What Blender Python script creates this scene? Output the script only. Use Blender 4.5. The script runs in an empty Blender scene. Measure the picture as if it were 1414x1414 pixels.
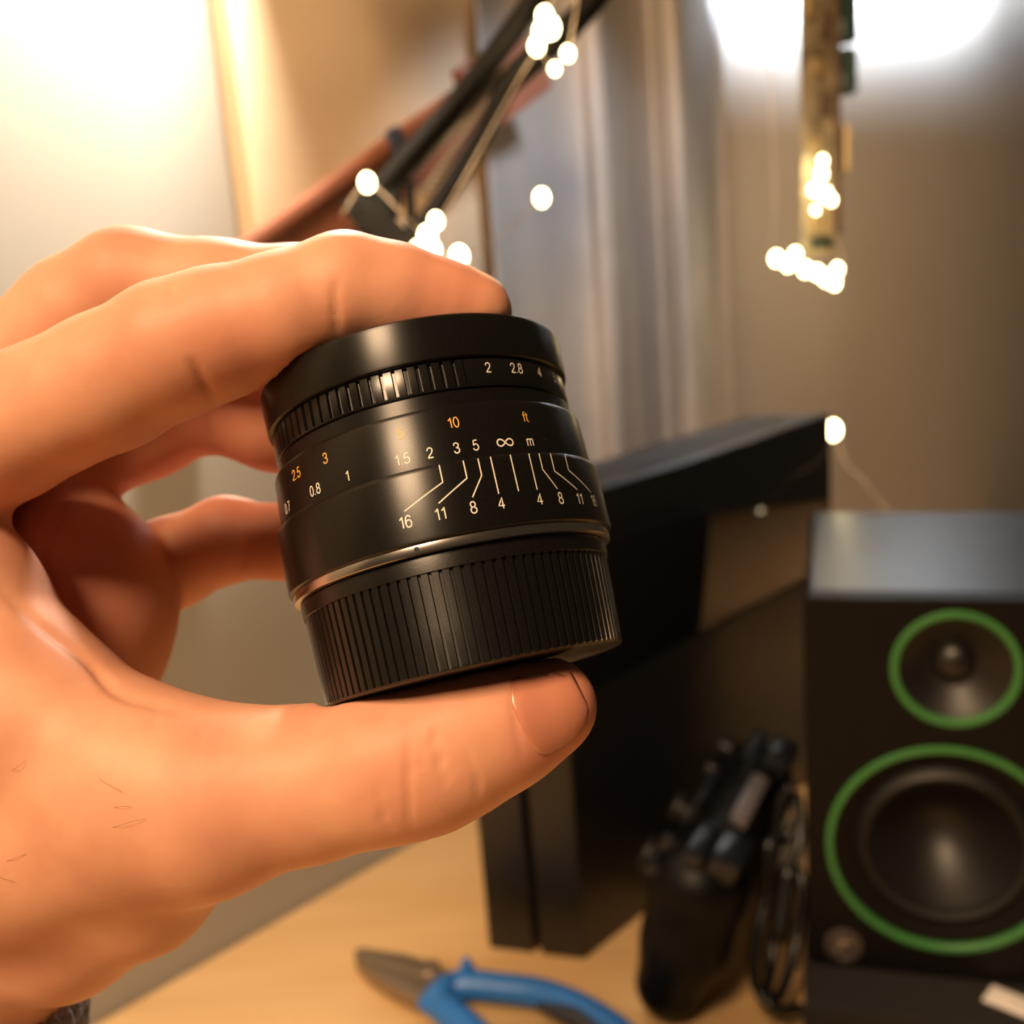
import bpy, bmesh, math, random
import numpy as np
from mathutils import Vector, Matrix
from mathutils.bvhtree import BVHTree

random.seed(3)
scene = bpy.context.scene
col = scene.collection
PI = math.pi
rad = math.radians

# ------------------------------------------------------------------ camera
F, C0 = 1500.0, 707.0
PITCH, ROLL, CAMH = 0.23663, -0.07966, 0.408
_f = np.array([0, math.cos(PITCH), -math.sin(PITCH)]); _R = np.array([1.0, 0, 0]); _U = np.cross(_R, _f)
CR = math.cos(ROLL) * _R + math.sin(ROLL) * _U
CU = -math.sin(ROLL) * _R + math.cos(ROLL) * _U
CF = _f
CAM = np.array([0, 0, CAMH])
cd = bpy.data.cameras.new('camera'); cam = bpy.data.objects.new('camera', cd); col.objects.link(cam)
cam.matrix_world = Matrix(((CR[0], CU[0], -CF[0], 0), (CR[1], CU[1], -CF[1], 0), (CR[2], CU[2], -CF[2], CAMH), (0, 0, 0, 1)))
cd.sensor_width = 36; cd.sensor_height = 36; cd.sensor_fit = 'HORIZONTAL'
cd.lens = 36 * F / 1414.0
cd.clip_start = 0.01
cd.dof.use_dof = True; cd.dof.focus_distance = 0.150; cd.dof.aperture_fstop = cd.lens / 2.2
scene.camera = cam
scene.view_settings.view_transform = 'Standard'
scene.view_settings.look = 'None'
scene.view_settings.gamma = 1
scene.view_settings.exposure = 0.0
scene.view_settings.use_curve_mapping = False


def ray(px, py):
    return CF + CR * (px - C0) / F - CU * (py - C0) / F

def W(px, py, z):                       # a point at depth z along a sight line
    return CAM + ray(px, py) * z

def cw(p):                              # lens/hand frame (x right, y down, z forward) -> world
    p = np.asarray(p, float)
    return CAM + p[..., 0:1] * CR - p[..., 1:2] * CU + p[..., 2:3] * CF

def on_z(px, py, z=0.0):
    d = ray(px, py); return CAM + d * ((z - CAMH) / d[2])

def on_plane(px, py, n, dist):          # plane n.P = dist
    d = ray(px, py); return CAM + d * ((dist - n @ CAM) / (n @ d))

WN = np.array([-math.sin(rad(45)), math.cos(rad(45)), 0.0])   # towards the back wall
WT = np.array([math.sin(rad(45)), math.cos(rad(45)), 0.0])    # along it to the right
UPV = np.array([0, 0, 1.0])
WD = 0.5645                                                    # camera to back wall

# ------------------------------------------------------------------ world and lights
wd = bpy.data.worlds.new('room_ambience'); scene.world = wd; wd.use_nodes = True
bg = wd.node_tree.nodes['Background']; bg.inputs[0].default_value = (1.0, 0.70, 0.42, 1); bg.inputs[1].default_value = 0.04


def aim(o, d):
    o.rotation_euler = Vector(d).to_track_quat('-Z', 'Y').to_euler()

def area_light(name, pos, direction, power, colour, size):
    l = bpy.data.lights.new(name, 'AREA'); l.energy = power; l.color = colour; l.shape = 'DISK'; l.size = size
    o = bpy.data.objects.new(name, l); col.objects.link(o); o.location = pos; aim(o, direction); return o

def point_light(name, pos, power, colour, radius):
    l = bpy.data.lights.new(name, 'POINT'); l.energy = power; l.color = colour; l.shadow_soft_size = radius
    o = bpy.data.objects.new(name, l); col.objects.link(o); o.location = pos; return o

kdir = -0.35 * CR + 0.60 * CU - 0.72 * CF; kdir /= np.linalg.norm(kdir)
HANDC = W(600, 750, 0.16)
KEY = HANDC + kdir * 1.5

def rect_light(name, pos, direction, long_axis, w, h, power, colour):
    l = bpy.data.lights.new(name, 'AREA'); l.shape = 'RECTANGLE'; l.size = w; l.size_y = h; l.energy = power; l.color = colour
    o = bpy.data.objects.new(name, l); col.objects.link(o)
    z = -np.asarray(direction, float); z /= np.linalg.norm(z); y = np.asarray(long_axis, float); y = y - z * (y @ z); y /= np.linalg.norm(y); x = np.cross(y, z)
    o.matrix_world = Matrix(((x[0], y[0], z[0], pos[0]), (x[1], y[1], z[1], pos[1]), (x[2], y[2], z[2], pos[2]), (0, 0, 0, 1))); return o

rect_light('room_lamp_light', KEY, -kdir, 0.2 * CR * -1 + CU, 0.36, 0.50, 41, (1.0, 0.665, 0.385))
WARM = on_plane(252, -230, WN, WD) - WN * 0.13                # bulb of the lamp at the left
point_light('warm_bulb', WARM, 9.3, (1.0, 0.88, 0.74), 0.014)
area_light('right_wall_fill', W(1650, 100, 0.75), on_plane(1390, 480, WN, WD) - W(1650, 100, 0.75), 1.4, (1.0, 0.66, 0.38), 0.25)  # added warm fill to brighten the right wall; no lamp stands here
BARX = (WT + 0.15 * UPV) / np.linalg.norm(WT + 0.15 * UPV)       # cool LED bar facing the wall, above the frame
COOL = WN * (WD - 0.06) + WT * 1.30 + UPV * 0.690
rect_light('cool_led_light', COOL, WN + 0.3 * UPV, BARX, 0.02, 0.88, 23, (0.74, 0.83, 1.0))
HEAD = W(935, -215, .535)                                       # cool lamp head at the top of the scissor arm
HAIM = W(840, 330, .72) - HEAD
l = bpy.data.lights.new('arm_lamp_light', 'SPOT'); l.energy = 2.4; l.color = (0.80, 0.87, 1.0); l.spot_size = rad(100); l.spot_blend = 0.9; l.shadow_soft_size = 0.02
o = bpy.data.objects.new('arm_lamp_light', l); col.objects.link(o); o.location = HEAD; aim(o, HAIM)

# ------------------------------------------------------------------ materials
def nt(name):
    m = bpy.data.materials.new(name); m.use_nodes = True
    return m, m.node_tree, m.node_tree.nodes['Principled BSDF']

def mat(name, colour, rough=0.5, metal=0.0, spec=0.5, noise=None, bump=None, coat=0.0):
    m, t, b = nt(name)
    b.inputs['Base Color'].default_value = (*colour, 1); b.inputs['Roughness'].default_value = rough
    b.inputs['Metallic'].default_value = metal; b.inputs['Specular IOR Level'].default_value = spec
    b.inputs['Coat Weight'].default_value = coat
    tc = t.nodes.new('ShaderNodeTexCoord')
    sc_, amt = noise if noise else (400, 0.10)
    n = t.nodes.new('ShaderNodeTexNoise'); n.inputs['Scale'].default_value = sc_; n.inputs['Detail'].default_value = 4
    t.links.new(tc.outputs['Object'], n.inputs['Vector'])
    r = t.nodes.new('ShaderNodeValToRGB'); r.color_ramp.elements[0].position = 0.3; r.color_ramp.elements[1].position = 0.7
    r.color_ramp.elements[0].color = (*[c * (1 - amt) for c in colour], 1)
    r.color_ramp.elements[1].color = (*[min(1, c * (1 + amt)) for c in colour], 1)
    t.links.new(n.outputs['Fac'], r.inputs['Fac']); t.links.new(r.outputs['Color'], b.inputs['Base Color'])
    if bump:
        n2 = t.nodes.new('ShaderNodeTexNoise'); n2.inputs['Scale'].default_value = bump[0]; n2.inputs['Detail'].default_value = 3
        t.links.new(tc.outputs['Object'], n2.inputs['Vector'])
        bp = t.nodes.new('ShaderNodeBump'); bp.inputs['Strength'].default_value = bump[1]; bp.inputs['Distance'].default_value = bump[2]
        t.links.new(n2.outputs['Fac'], bp.inputs['Height']); t.links.new(bp.outputs['Normal'], b.inputs['Normal'])
    return m

def emit(name, colour, strength):
    m = bpy.data.materials.new(name); m.use_nodes = True; t = m.node_tree; t.nodes.clear()
    e = t.nodes.new('ShaderNodeEmission'); e.inputs[0].default_value = (*colour, 1); e.inputs[1].default_value = strength
    o = t.nodes.new('ShaderNodeOutputMaterial'); t.links.new(e.outputs[0], o.inputs[0]); return m

def wood_mat(name, c1, c2, direction, rough=0.4):
    m, t, b = nt(name)
    tc = t.nodes.new('ShaderNodeTexCoord'); mp = t.nodes.new('ShaderNodeMapping')
    mp.inputs['Rotation'].default_value = (0, 0, direction); mp.inputs['Scale'].default_value = (3, 40, 40)
    n = t.nodes.new('ShaderNodeTexNoise'); n.inputs['Scale'].default_value = 1.2; n.inputs['Detail'].default_value = 6; n.inputs['Distortion'].default_value = 0.6
    r = t.nodes.new('ShaderNodeValToRGB'); r.color_ramp.elements[0].position = 0.3; r.color_ramp.elements[1].position = 0.72
    r.color_ramp.elements[0].color = (*c1, 1); r.color_ramp.elements[1].color = (*c2, 1)
    t.links.new(tc.outputs['Object'], mp.inputs[0]); t.links.new(mp.outputs[0], n.inputs['Vector'])
    t.links.new(n.outputs['Fac'], r.inputs['Fac']); t.links.new(r.outputs['Color'], b.inputs['Base Color'])
    b.inputs['Roughness'].default_value = rough
    return m

M = {}
M['wall'] = mat('painted_wall', (0.325, 0.305, 0.265), 0.75, noise=(6, 0.03), bump=(160, 0.15, 0.001))
M['tan'] = mat('tan_panel_paint', (0.82, 0.65, 0.44), 0.6, noise=(25, 0.04))
_t = M['wall'].node_tree; _b = _t.nodes['Principled BSDF']; _src = _b.inputs['Base Color'].links[0].from_socket     # one small brown stain
_g = _t.nodes.new('ShaderNodeNewGeometry'); _d = _t.nodes.new('ShaderNodeVectorMath'); _d.operation = 'DISTANCE'
_d.inputs[1].default_value = tuple(map(float, on_plane(64, 20, WN, WD))); _t.links.new(_g.outputs['Position'], _d.inputs[0])
_r = _t.nodes.new('ShaderNodeMapRange'); _r.inputs[1].default_value = .001; _r.inputs[2].default_value = .0028; _r.inputs[3].default_value = .6; _r.inputs[4].default_value = 0
_t.links.new(_d.outputs['Value'], _r.inputs[0]); _m = _t.nodes.new('ShaderNodeMixRGB'); _m.inputs[2].default_value = (.12, .07, .04, 1)
_t.links.new(_r.outputs[0], _m.inputs[0]); _t.links.new(_src, _m.inputs[1]); _t.links.new(_m.outputs[0], _b.inputs['Base Color'])
M['floor'] = mat('dark_floor', (0.16, 0.12, 0.09), 0.5)
M['curtain'] = mat('taupe_curtain', (0.44, 0.41, 0.38), 0.6, noise=(30, 0.05), bump=(900, 0.2, 0.0004))
M['desk'] = wood_mat('pale_pine_laminate', (0.60, 0.375, 0.165), (0.70, 0.46, 0.22), rad(-45), 0.42)
M['anod'] = mat('black_anodised_metal', (0.006, 0.0055, 0.005), 0.33, 0.0, 0.45, noise=(3000, 0.2), bump=(5000, 0.12, 0.00003))
M['anod2'] = mat('black_ring_metal', (0.006, 0.0055, 0.005), 0.26, 0.0, 0.6, noise=(3000, 0.2), bump=(4000, 0.1, 0.00003))
M['capplastic'] = mat('black_cap_plastic', (0.006, 0.0055, 0.005), 0.33, 0.0, 0.5, noise=(2500, 0.3), bump=(2600, 0.14, 0.00006))
M['chrome'] = mat('bright_mount_metal', (0.62, 0.58, 0.54), 0.22, 1.0, noise=(600, 0.05))
M['white_paint'] = mat('white_engraving_paint', (0.78, 0.74, 0.66), 0.5)
M['orange_paint'] = mat('orange_engraving_paint', (0.85, 0.42, 0.06), 0.5)
M['hole'] = mat('dark_hole', (0.003, 0.003, 0.003), 0.7)
M['gloss_black'] = mat('gloss_black_plastic', (0.006, 0.006, 0.006), 0.06, 0, 0.5)
M['matte_black'] = mat('matte_black_plastic', (0.0045, 0.0042, 0.004), 0.41, 0, 0.6, bump=(3000, 0.1, 0.0001))
M['spk_body'] = mat('black_vinyl_cabinet', (0.006, 0.006, 0.0065), 0.38, 0, 0.95, bump=(1500, 0.1, 0.0001))
M['spk_front'] = mat('black_baffle_plastic', (0.005, 0.0042, 0.004), 0.5, 0, 0.15)
M['green'] = mat('green_ring_plastic', (0.045, 0.20, 0.052), 0.4)
M['cone'] = mat('black_speaker_cone', (0.006, 0.005, 0.005), 0.46, 0, 0.5)
M['rubber'] = mat('black_rubber', (0.005, 0.005, 0.005), 0.55)
M['foam'] = mat('dark_foam', (0.010, 0.008, 0.007), 0.9, bump=(1500, 0.6, 0.0006))
M['paper'] = mat('white_paper', (0.82, 0.76, 0.70), 0.7)
M['grey_print'] = mat('grey_print', (0.35, 0.31, 0.29), 0.7)
M['emblem'] = mat('grey_emblem', (0.085, 0.07, 0.065), 0.4, 0.3)
M['pad_black'] = mat('black_gamepad_shell', (0.002, 0.0018, 0.0018), 0.45, 0, 0.2)
M['pad_face'] = mat('blue_black_gamepad_face', (0.008, 0.009, 0.013), 0.30)
M['lightbar'] = mat('milky_light_bar', (0.11, 0.10, 0.108), 0.3)
M['cable'] = mat('black_cable', (0.005, 0.005, 0.0055), 0.35)
M['blue'] = mat('blue_grip_plastic', (0.025, 0.17, 0.55), 0.38)
M['blue2'] = mat('dark_grip_insert', (0.03, 0.032, 0.045), 0.5)
M['steel'] = mat('dull_steel', (0.30, 0.24, 0.18), 0.42, 0.7)
M['arm_black'] = mat('black_arm_metal', (0.006, 0.005, 0.004), 0.5, 0, 0.12)
M['arm_rod'] = mat('grey_arm_rod', (0.36, 0.31, 0.26), 0.3, 0.7)
M['red_wood'] = wood_mat('reddish_wood', (0.24, 0.085, 0.045), (0.33, 0.125, 0.07), rad(-45), 0.5)
M['pcb'] = mat('brown_green_board', (0.36, 0.30, 0.19), 0.28, 0.1, noise=(55, 0.55))
M['pcb_edge'] = mat('board_edge', (0.10, 0.06, 0.035), 0.5)
M['dk_green'] = mat('dark_green_plastic', (0.008, 0.035, 0.027), 0.4)
M['gold'] = mat('pale_gold_metal', (0.62, 0.47, 0.24), 0.4, 0.5)
M['copper'] = mat('copper_wire', (0.62, 0.50, 0.36), 0.35, 0.6)
M['led'] = emit('glowing_led', (1.0, 0.80, 0.42), 20)
M['led_dim'] = emit('dim_glowing_led', (1.0, 0.80, 0.45), 7)
M['lamp_shade'] = mat('white_lamp_shade', (0.6, 0.58, 0.55), 0.5)
M['cuff'] = mat('grey_knit', (0.34, 0.36, 0.41), 0.9, noise=(700, 0.7), bump=(900, 1.0, 0.001))

for q, an in (('anod', .75), ('anod2', .7), ('capplastic', .6)):
    t = M[q].node_tree; b = t.nodes['Principled BSDF']; tg_ = t.nodes.new('ShaderNodeTangent'); tg_.direction_type = 'RADIAL'; tg_.axis = 'Z'
    b.inputs['Anisotropic'].default_value = an; b.inputs['Anisotropic Rotation'].default_value = 0.25
    t.links.new(tg_.outputs[0], b.inputs['Tangent'])

# skin
def skin_mat():
    m, t, b = nt('skin')
    tc = t.nodes.new('ShaderNodeTexCoord')
    att = t.nodes.new('ShaderNodeAttribute'); att.attribute_name = 'tint'
    n = t.nodes.new('ShaderNodeTexNoise'); n.inputs['Scale'].default_value = 70; n.inputs['Detail'].default_value = 5
    t.links.new(tc.outputs['Object'], n.inputs['Vector'])
    r = t.nodes.new('ShaderNodeValToRGB'); r.color_ramp.elements[0].position = 0.35; r.color_ramp.elements[1].position = 0.68
    r.color_ramp.elements[0].color = (0.60, 0.285, 0.18, 1); r.color_ramp.elements[1].color = (0.72, 0.38, 0.24, 1)
    t.links.new(n.outputs['Fac'], r.inputs['Fac'])
    mx = t.nodes.new('ShaderNodeMixRGB'); mx.inputs[2].default_value = (0.60, 0.19, 0.125, 1)
    t.links.new(att.outputs['Fac'], mx.inputs[0]); t.links.new(r.outputs['Color'], mx.inputs[1])
    t.links.new(mx.outputs[0], b.inputs['Base Color'])
    b.inputs['Roughness'].default_value = 0.52; b.inputs['Specular IOR Level'].default_value = 0.3
    b.inputs['Subsurface Weight'].default_value = 0.25; b.inputs['Subsurface Radius'].default_value = (1.0, 0.32, 0.16)
    b.inputs['Subsurface Scale'].default_value = 0.0024
    n3 = t.nodes.new('ShaderNodeTexNoise'); n3.inputs['Scale'].default_value = 260; n3.inputs['Detail'].default_value = 2
    n4 = t.nodes.new('ShaderNodeTexNoise'); n4.inputs['Scale'].default_value = 1500; n4.inputs['Detail'].default_value = 3
    t.links.new(tc.outputs['Object'], n4.inputs['Vector']); t.links.new(tc.outputs['Object'], n3.inputs['Vector'])
    ad = t.nodes.new('ShaderNodeMath'); ad.operation = 'MULTIPLY_ADD'; ad.inputs[1].default_value = 0.45
    t.links.new(n4.outputs['Fac'], ad.inputs[0]); t.links.new(n3.outputs['Fac'], ad.inputs[2])
    bp = t.nodes.new('ShaderNodeBump'); bp.inputs['Strength'].default_value = 0.22; bp.inputs['Distance'].default_value = 0.0002
    t.links.new(ad.outputs[0], bp.inputs['Height']); t.links.new(bp.outputs['Normal'], b.inputs['Normal'])
    return m
M['skin'] = skin_mat()
def nail_mat():
    m = mat('fingernail', (0.52, 0.205, 0.125), 0.28, 0, 0.5, noise=(120, 0.06))
    return m
M['nail'] = nail_mat()
M['lunula'] = mat('pale_nail', (0.78, 0.52, 0.40), 0.28)

# ------------------------------------------------------------------ object helpers
def obj(name, verts, faces, m, parent=None, smooth=True, sharp=None):
    me = bpy.data.meshes.new(name)
    me.from_pydata([tuple(map(float, v)) for v in verts], [], [tuple(map(int, f)) for f in faces]); me.update()
    o = bpy.data.objects.new(name, me); col.objects.link(o)
    me.materials.append(m)
    if smooth:
        me.shade_smooth()
        if sharp: me.set_sharp_from_angle(angle=rad(sharp))
    if parent is not None:
        o.parent = parent
        if parent.name not in LOCAL: o.matrix_parent_inverse = Matrix.Translation(-Vector(parent_loc(parent)))
    return o

LOCAL = {'camera_lens'}
def parent_loc(p):
    v = Vector(p.location)
    while p.parent: p = p.parent; v = v  # parts sit at the world origin of their thing
    return v if p.type == 'EMPTY' else Vector((0, 0, 0))

def thing(name, label, cat, loc, group=None):
    o = bpy.data.objects.new(name, None); col.objects.link(o); o.empty_display_size = 0.02
    o.location = tuple(map(float, loc)); o['label'] = label; o['category'] = cat
    if group: o['group'] = group
    return o

def tag(o, label, cat):
    o['label'] = label; o['category'] = cat; return o

def sub(name, verts, faces, m, part, smooth=True, sharp=None):      # a sub-part: child of a part
    o = obj(name, verts, faces, m, None, smooth, sharp); o.parent = part
    return o

def join(*vf):
    V, Fc = [], []
    for v, f in vf:
        k = len(V); V += [tuple(p) for p in v]; Fc += [tuple(i + k for i in q) for q in f]
    return V, Fc

def xf(vf, origin, ex, ey, ez):
    v, f = vf; a = np.array(v); return (np.asarray(origin) + a[:, 0:1] * np.asarray(ex) + a[:, 1:2] * np.asarray(ey) + a[:, 2:3] * np.asarray(ez)).tolist(), f

def rbox(lo, hi, r=0.002, seg=2):
    bm = bmesh.new(); bmesh.ops.create_cube(bm, size=1)
    lo, hi = np.array(lo, float), np.array(hi, float)
    for v in bm.verts:
        v.co = Vector(((lo + hi) / 2 + np.array(v.co) * (hi - lo)).tolist())
    if r > 0: bmesh.ops.bevel(bm, geom=bm.edges[:], offset=r, segments=seg, profile=0.5, affect='EDGES', clamp_overlap=True)
    bm.verts.index_update()
    out = ([tuple(v.co) for v in bm.verts], [tuple(v.index for v in f.verts) for f in bm.faces]); bm.free(); return out

def prism(pts, z0, z1, r=0.0, seg=2):                                # polygon in xy, extruded along z
    bm = bmesh.new(); vs = [bm.verts.new((p[0], p[1], z0)) for p in pts]; f = bm.faces.new(vs)
    ret = bmesh.ops.extrude_face_region(bm, geom=[f])
    for g in ret['geom']:
        if isinstance(g, bmesh.types.BMVert): g.co.z = z1
    bmesh.ops.recalc_face_normals(bm, faces=bm.faces[:])
    if r > 0: bmesh.ops.bevel(bm, geom=bm.edges[:], offset=r, segments=seg, profile=0.5, affect='EDGES', clamp_overlap=True)
    bm.verts.index_update()
    out = ([tuple(v.co) for v in bm.verts], [tuple(v.index for v in f.verts) for f in bm.faces]); bm.free(); return out

def lathe(prof, n=64, closed=False, mod=None):                       # prof [(r, z)], axis z
    V, Fc = [], []
    m = len(prof)
    for i in range(n):
        t = 2 * PI * i / n
        for k, (r, z) in enumerate(prof):
            rr = r + (mod(t, k, z) if mod else 0)
            V.append((rr * math.cos(t), rr * math.sin(t), z))
    for i in range(n):
        j = (i + 1) % n
        for k in range(m if closed else m - 1):
            q = (k + 1) % m
            Fc.append((i * m + k, j * m + k, j * m + q, i * m + q))
    return V, Fc

def smooth_path(pts, n=6):
    P = [np.asarray(p, float) for p in pts]; P = [2 * P[0] - P[1]] + P + [2 * P[-1] - P[-2]]
    out = []
    for i in range(1, len(P) - 2):
        for k in range(n):
            t = k / n; a, b, c, d = P[i - 1:i + 3]
            out.append(0.5 * (2 * b + (c - a) * t + (2 * a - 5 * b + 4 * c - d) * t * t + (3 * b - a - 3 * c + d) * t ** 3))
    out.append(P[-2]); return out

def tube(pts, r, n=10, smooth=6, flat=1.0):
    P = smooth_path(pts, smooth) if smooth else [np.asarray(p, float) for p in pts]
    rs = r if isinstance(r, (list, tuple, np.ndarray)) else [r] * len(P)
    if len(rs) != len(P): rs = np.interp(np.linspace(0, 1, len(P)), np.linspace(0, 1, len(rs)), rs)
    V, Fc = [], []; u = None
    for i, p in enumerate(P):
        t = P[min(i + 1, len(P) - 1)] - P[max(i - 1, 0)]; t = t / (np.linalg.norm(t) + 1e-12)
        if u is None:
            u = np.cross(t, [0.3, 0.2, 1.0]); u /= np.linalg.norm(u)
        u = u - t * (u @ t); u /= np.linalg.norm(u); w = np.cross(t, u)
        for k in range(n):
            a = 2 * PI * k / n; V.append(p + rs[i] * (math.cos(a) * u + flat * math.sin(a) * w))
    for i in range(len(P) - 1):
        for k in range(n):
            q = (k + 1) % n; Fc.append((i * n + k, i * n + q, (i + 1) * n + q, (i + 1) * n + k))
    Fc.append(tuple(range(n))[::-1]); Fc.append(tuple((len(P) - 1) * n + k for k in range(n)))
    return V, Fc

def ball(c, r, n=10, s=(1, 1, 1)):
    V = [(0, 0, r)]; Fc = []
    m = n // 2 + 1
    for i in range(1, m):
        for k in range(n):
            a, b = PI * i / m, 2 * PI * k / n
            V.append((r * math.sin(a) * math.cos(b), r * math.sin(a) * math.sin(b), r * math.cos(a)))
    V.append((0, 0, -r)); L = len(V) - 1
    for k in range(n):
        q = (k + 1) % n
        Fc.append((0, 1 + k, 1 + q)); Fc.append((L, 1 + (m - 2) * n + q, 1 + (m - 2) * n + k))
        for i in range(m - 2):
            Fc.append((1 + i * n + k, 1 + (i + 1) * n + k, 1 + (i + 1) * n + q, 1 + i * n + q))
    c = np.asarray(c); return [tuple(np.array(v) * s + c) for v in V], Fc

# --- signed-distance modelling (organic one-piece bodies)
class Field:
    def __init__(self, lo, hi, h):
        self.lo = np.array(lo, np.float32); self.h = h
        self.n = [int(math.ceil((b - a) / h)) + 1 for a, b in zip(lo, hi)]
        self.ax = [self.lo[i] + h * np.arange(self.n[i], dtype=np.float32) for i in range(3)]
    def new(self, v=0.05): return np.full(self.n, v, np.float32)
    def window(self, lo, hi):
        s = []
        for i in range(3):
            a = max(0, int((lo[i] - self.lo[i]) / self.h)); b = min(self.n[i], int((hi[i] - self.lo[i]) / self.h) + 2)
            if b <= a: return None
            s.append(slice(a, b))
        return tuple(s)
    def cone(self, d, a, b, ra, rb, k, pad=0.014):
        a = np.array(a, np.float32); b = np.array(b, np.float32); rm = max(ra, rb) + pad
        w = self.window(np.minimum(a, b) - rm, np.maximum(a, b) + rm)
        if w is None: return
        X = self.ax[0][w[0]][:, None, None]; Y = self.ax[1][w[1]][None, :, None]; Z = self.ax[2][w[2]][None, None, :]
        ab = b - a; L = float(ab @ ab) + 1e-12
        t = np.clip(((X - a[0]) * ab[0] + (Y - a[1]) * ab[1] + (Z - a[2]) * ab[2]) / L, 0, 1)
        q = np.sqrt((X - a[0] - t * ab[0]) ** 2 + (Y - a[1] - t * ab[1]) ** 2 + (Z - a[2] - t * ab[2]) ** 2) - (ra + (rb - ra) * t)
        d[w] = smin(d[w], q, k)
    def chain(self, d, pts, k=0.004):
        for (a, ra), (b, rb) in zip(pts, pts[1:]): self.cone(d, a, b, ra, rb, k)

def smin(a, b, k):
    if k <= 0: return np.minimum(a, b)
    h = np.maximum(k - np.abs(a - b), 0) / k
    return np.minimum(a, b) - h * h * k * 0.25

def surface_nets(f, lo, h):
    ins = f < 0
    c = np.zeros([s - 1 for s in f.shape], np.int8)
    for i in (0, 1):
        for j in (0, 1):
            for k in (0, 1):
                c += ins[i:f.shape[0] - 1 + i, j:f.shape[1] - 1 + j, k:f.shape[2] - 1 + k]
    act = np.argwhere((c > 0) & (c < 8))
    idx = np.full(c.shape, -1, np.int64); idx[act[:, 0], act[:, 1], act[:, 2]] = np.arange(len(act))
    corners = [(i, j, k) for i in (0, 1) for j in (0, 1) for k in (0, 1)]
    val = {q: f[act[:, 0] + q[0], act[:, 1] + q[1], act[:, 2] + q[2]] for q in corners}
    s = np.zeros((len(act), 3)); cnt = np.zeros(len(act))
    for q in corners:
        for ax in range(3):
            if q[ax] == 0:
                p = list(q); p[ax] = 1; p = tuple(p); a, b = val[q], val[p]
                m = (a < 0) != (b < 0); t = np.where(m, a / np.where(m, a - b, 1), 0)
                e = np.array(q, float)[None, :].repeat(len(act), 0); e[:, ax] += t
                s += e * m[:, None]; cnt += m
    V = np.asarray(lo) + h * (act + s / cnt[:, None])
    Fc = []
    for ax in range(3):
        sl0 = [slice(1, -1)] * 3; sl1 = [slice(1, -1)] * 3; sl0[ax] = slice(0, -1); sl1[ax] = slice(1, None)
        a, b = ins[tuple(sl0)], ins[tuple(sl1)]
        e = np.argwhere(a != b); off = np.array([1, 1, 1]); off[ax] = 0; g = e + off
        u, v = [(1, 2), (2, 0), (0, 1)][ax]
        def cell(du, dv):
            q = g.copy(); q[:, u] += du; q[:, v] += dv; return idx[q[:, 0], q[:, 1], q[:, 2]]
        quad = np.stack([cell(-1, -1), cell(0, -1), cell(0, 0), cell(-1, 0)], 1)
        flip = ~a[e[:, 0], e[:, 1], e[:, 2]]
        quad[flip] = quad[flip][:, ::-1]
        Fc.append(quad)
    Fc = np.concatenate(Fc); Fc = Fc[(Fc >= 0).all(1)]
    return V, Fc

def laplacian(V, Fc, it, lam=0.5):
    E = np.concatenate([Fc[:, [0, 1]], Fc[:, [1, 2]], Fc[:, [2, 3]], Fc[:, [3, 0]]])
    for _ in range(it):
        S = np.zeros_like(V); n = np.zeros(len(V))
        np.add.at(S, E[:, 0], V[E[:, 1]]); np.add.at(S, E[:, 1], V[E[:, 0]])
        np.add.at(n, E[:, 0], 1); np.add.at(n, E[:, 1], 1)
        V = V + lam * (S / np.maximum(n, 1)[:, None] - V)
    return V

def vnormals(V, Fc):
    fn = np.cross(V[Fc[:, 2]] - V[Fc[:, 0]], V[Fc[:, 3]] - V[Fc[:, 1]])
    N = np.zeros_like(V)
    for k in range(4): np.add.at(N, Fc[:, k], fn)
    return N / (np.linalg.norm(N, axis=1)[:, None] + 1e-20)

# ================================================================== SETTING
def structure(name, vf, m, smooth=False):
    o = obj(name, vf[0], vf[1], m, None, smooth); o['kind'] = 'structure'; return o

o0 = WN * WD
structure('wall_back', xf(rbox((-1.8, 0, -0.74), (2.6, 0.1, 1.9), 0), o0, WT, WN, UPV), M['wall'])
structure('floor', rbox((-2.5, -2.5, -0.78), (3.5, 3.0, -0.74), 0), M['floor'])

# ------------------------------------------------------------------ curtain
def wall_s(px, off, py=150):
    return float(on_plane(px, py, WN, WD - off - .004) @ WT)
cp = [(664, .030), (700, .020), (760, .016), (800, .022), (812, .036), (830, .040), (850, .030), (880, .017), (902, .014), (912, .034), (928, .052), (940, .054),
      (956, .048), (975, .030), (990, .014), (999, .012)]
ss = [wall_s(p, q) for p, q in cp]; oo = [q for _, q in cp]
s_f = np.linspace(ss[0], ss[-1], 160); px_u = np.interp(s_f, ss, np.arange(len(ss)))
pth = smooth_path([(a, b, 0) for a, b in zip(ss, oo)], 8)
V, Fc = [], []
nz = 24
for i, p in enumerate(pth):
    for k in range(nz):
        z = 0.012 + (1.35 - 0.012) * k / (nz - 1)
        w = 1.0 + 0.10 * math.sin(z * 5 + p[0] * 9)
        P = o0 + WT * p[0] - WN * (0.004 + p[1] * w) + UPV * z
        V.append(P)
for i in range(len(pth) - 1):
    for k in range(nz - 1):
        Fc.append((i * nz + k, (i + 1) * nz + k, (i + 1) * nz + k + 1, i * nz + k + 1))
cu = obj('curtain', V, Fc, M['curtain'])
md = cu.modifiers.new('thickness', 'SOLIDIFY'); md.thickness = 0.002; md.offset = 0
tag(cu, 'taupe grey curtain hanging in soft folds against the beige wall', 'curtain')

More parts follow.
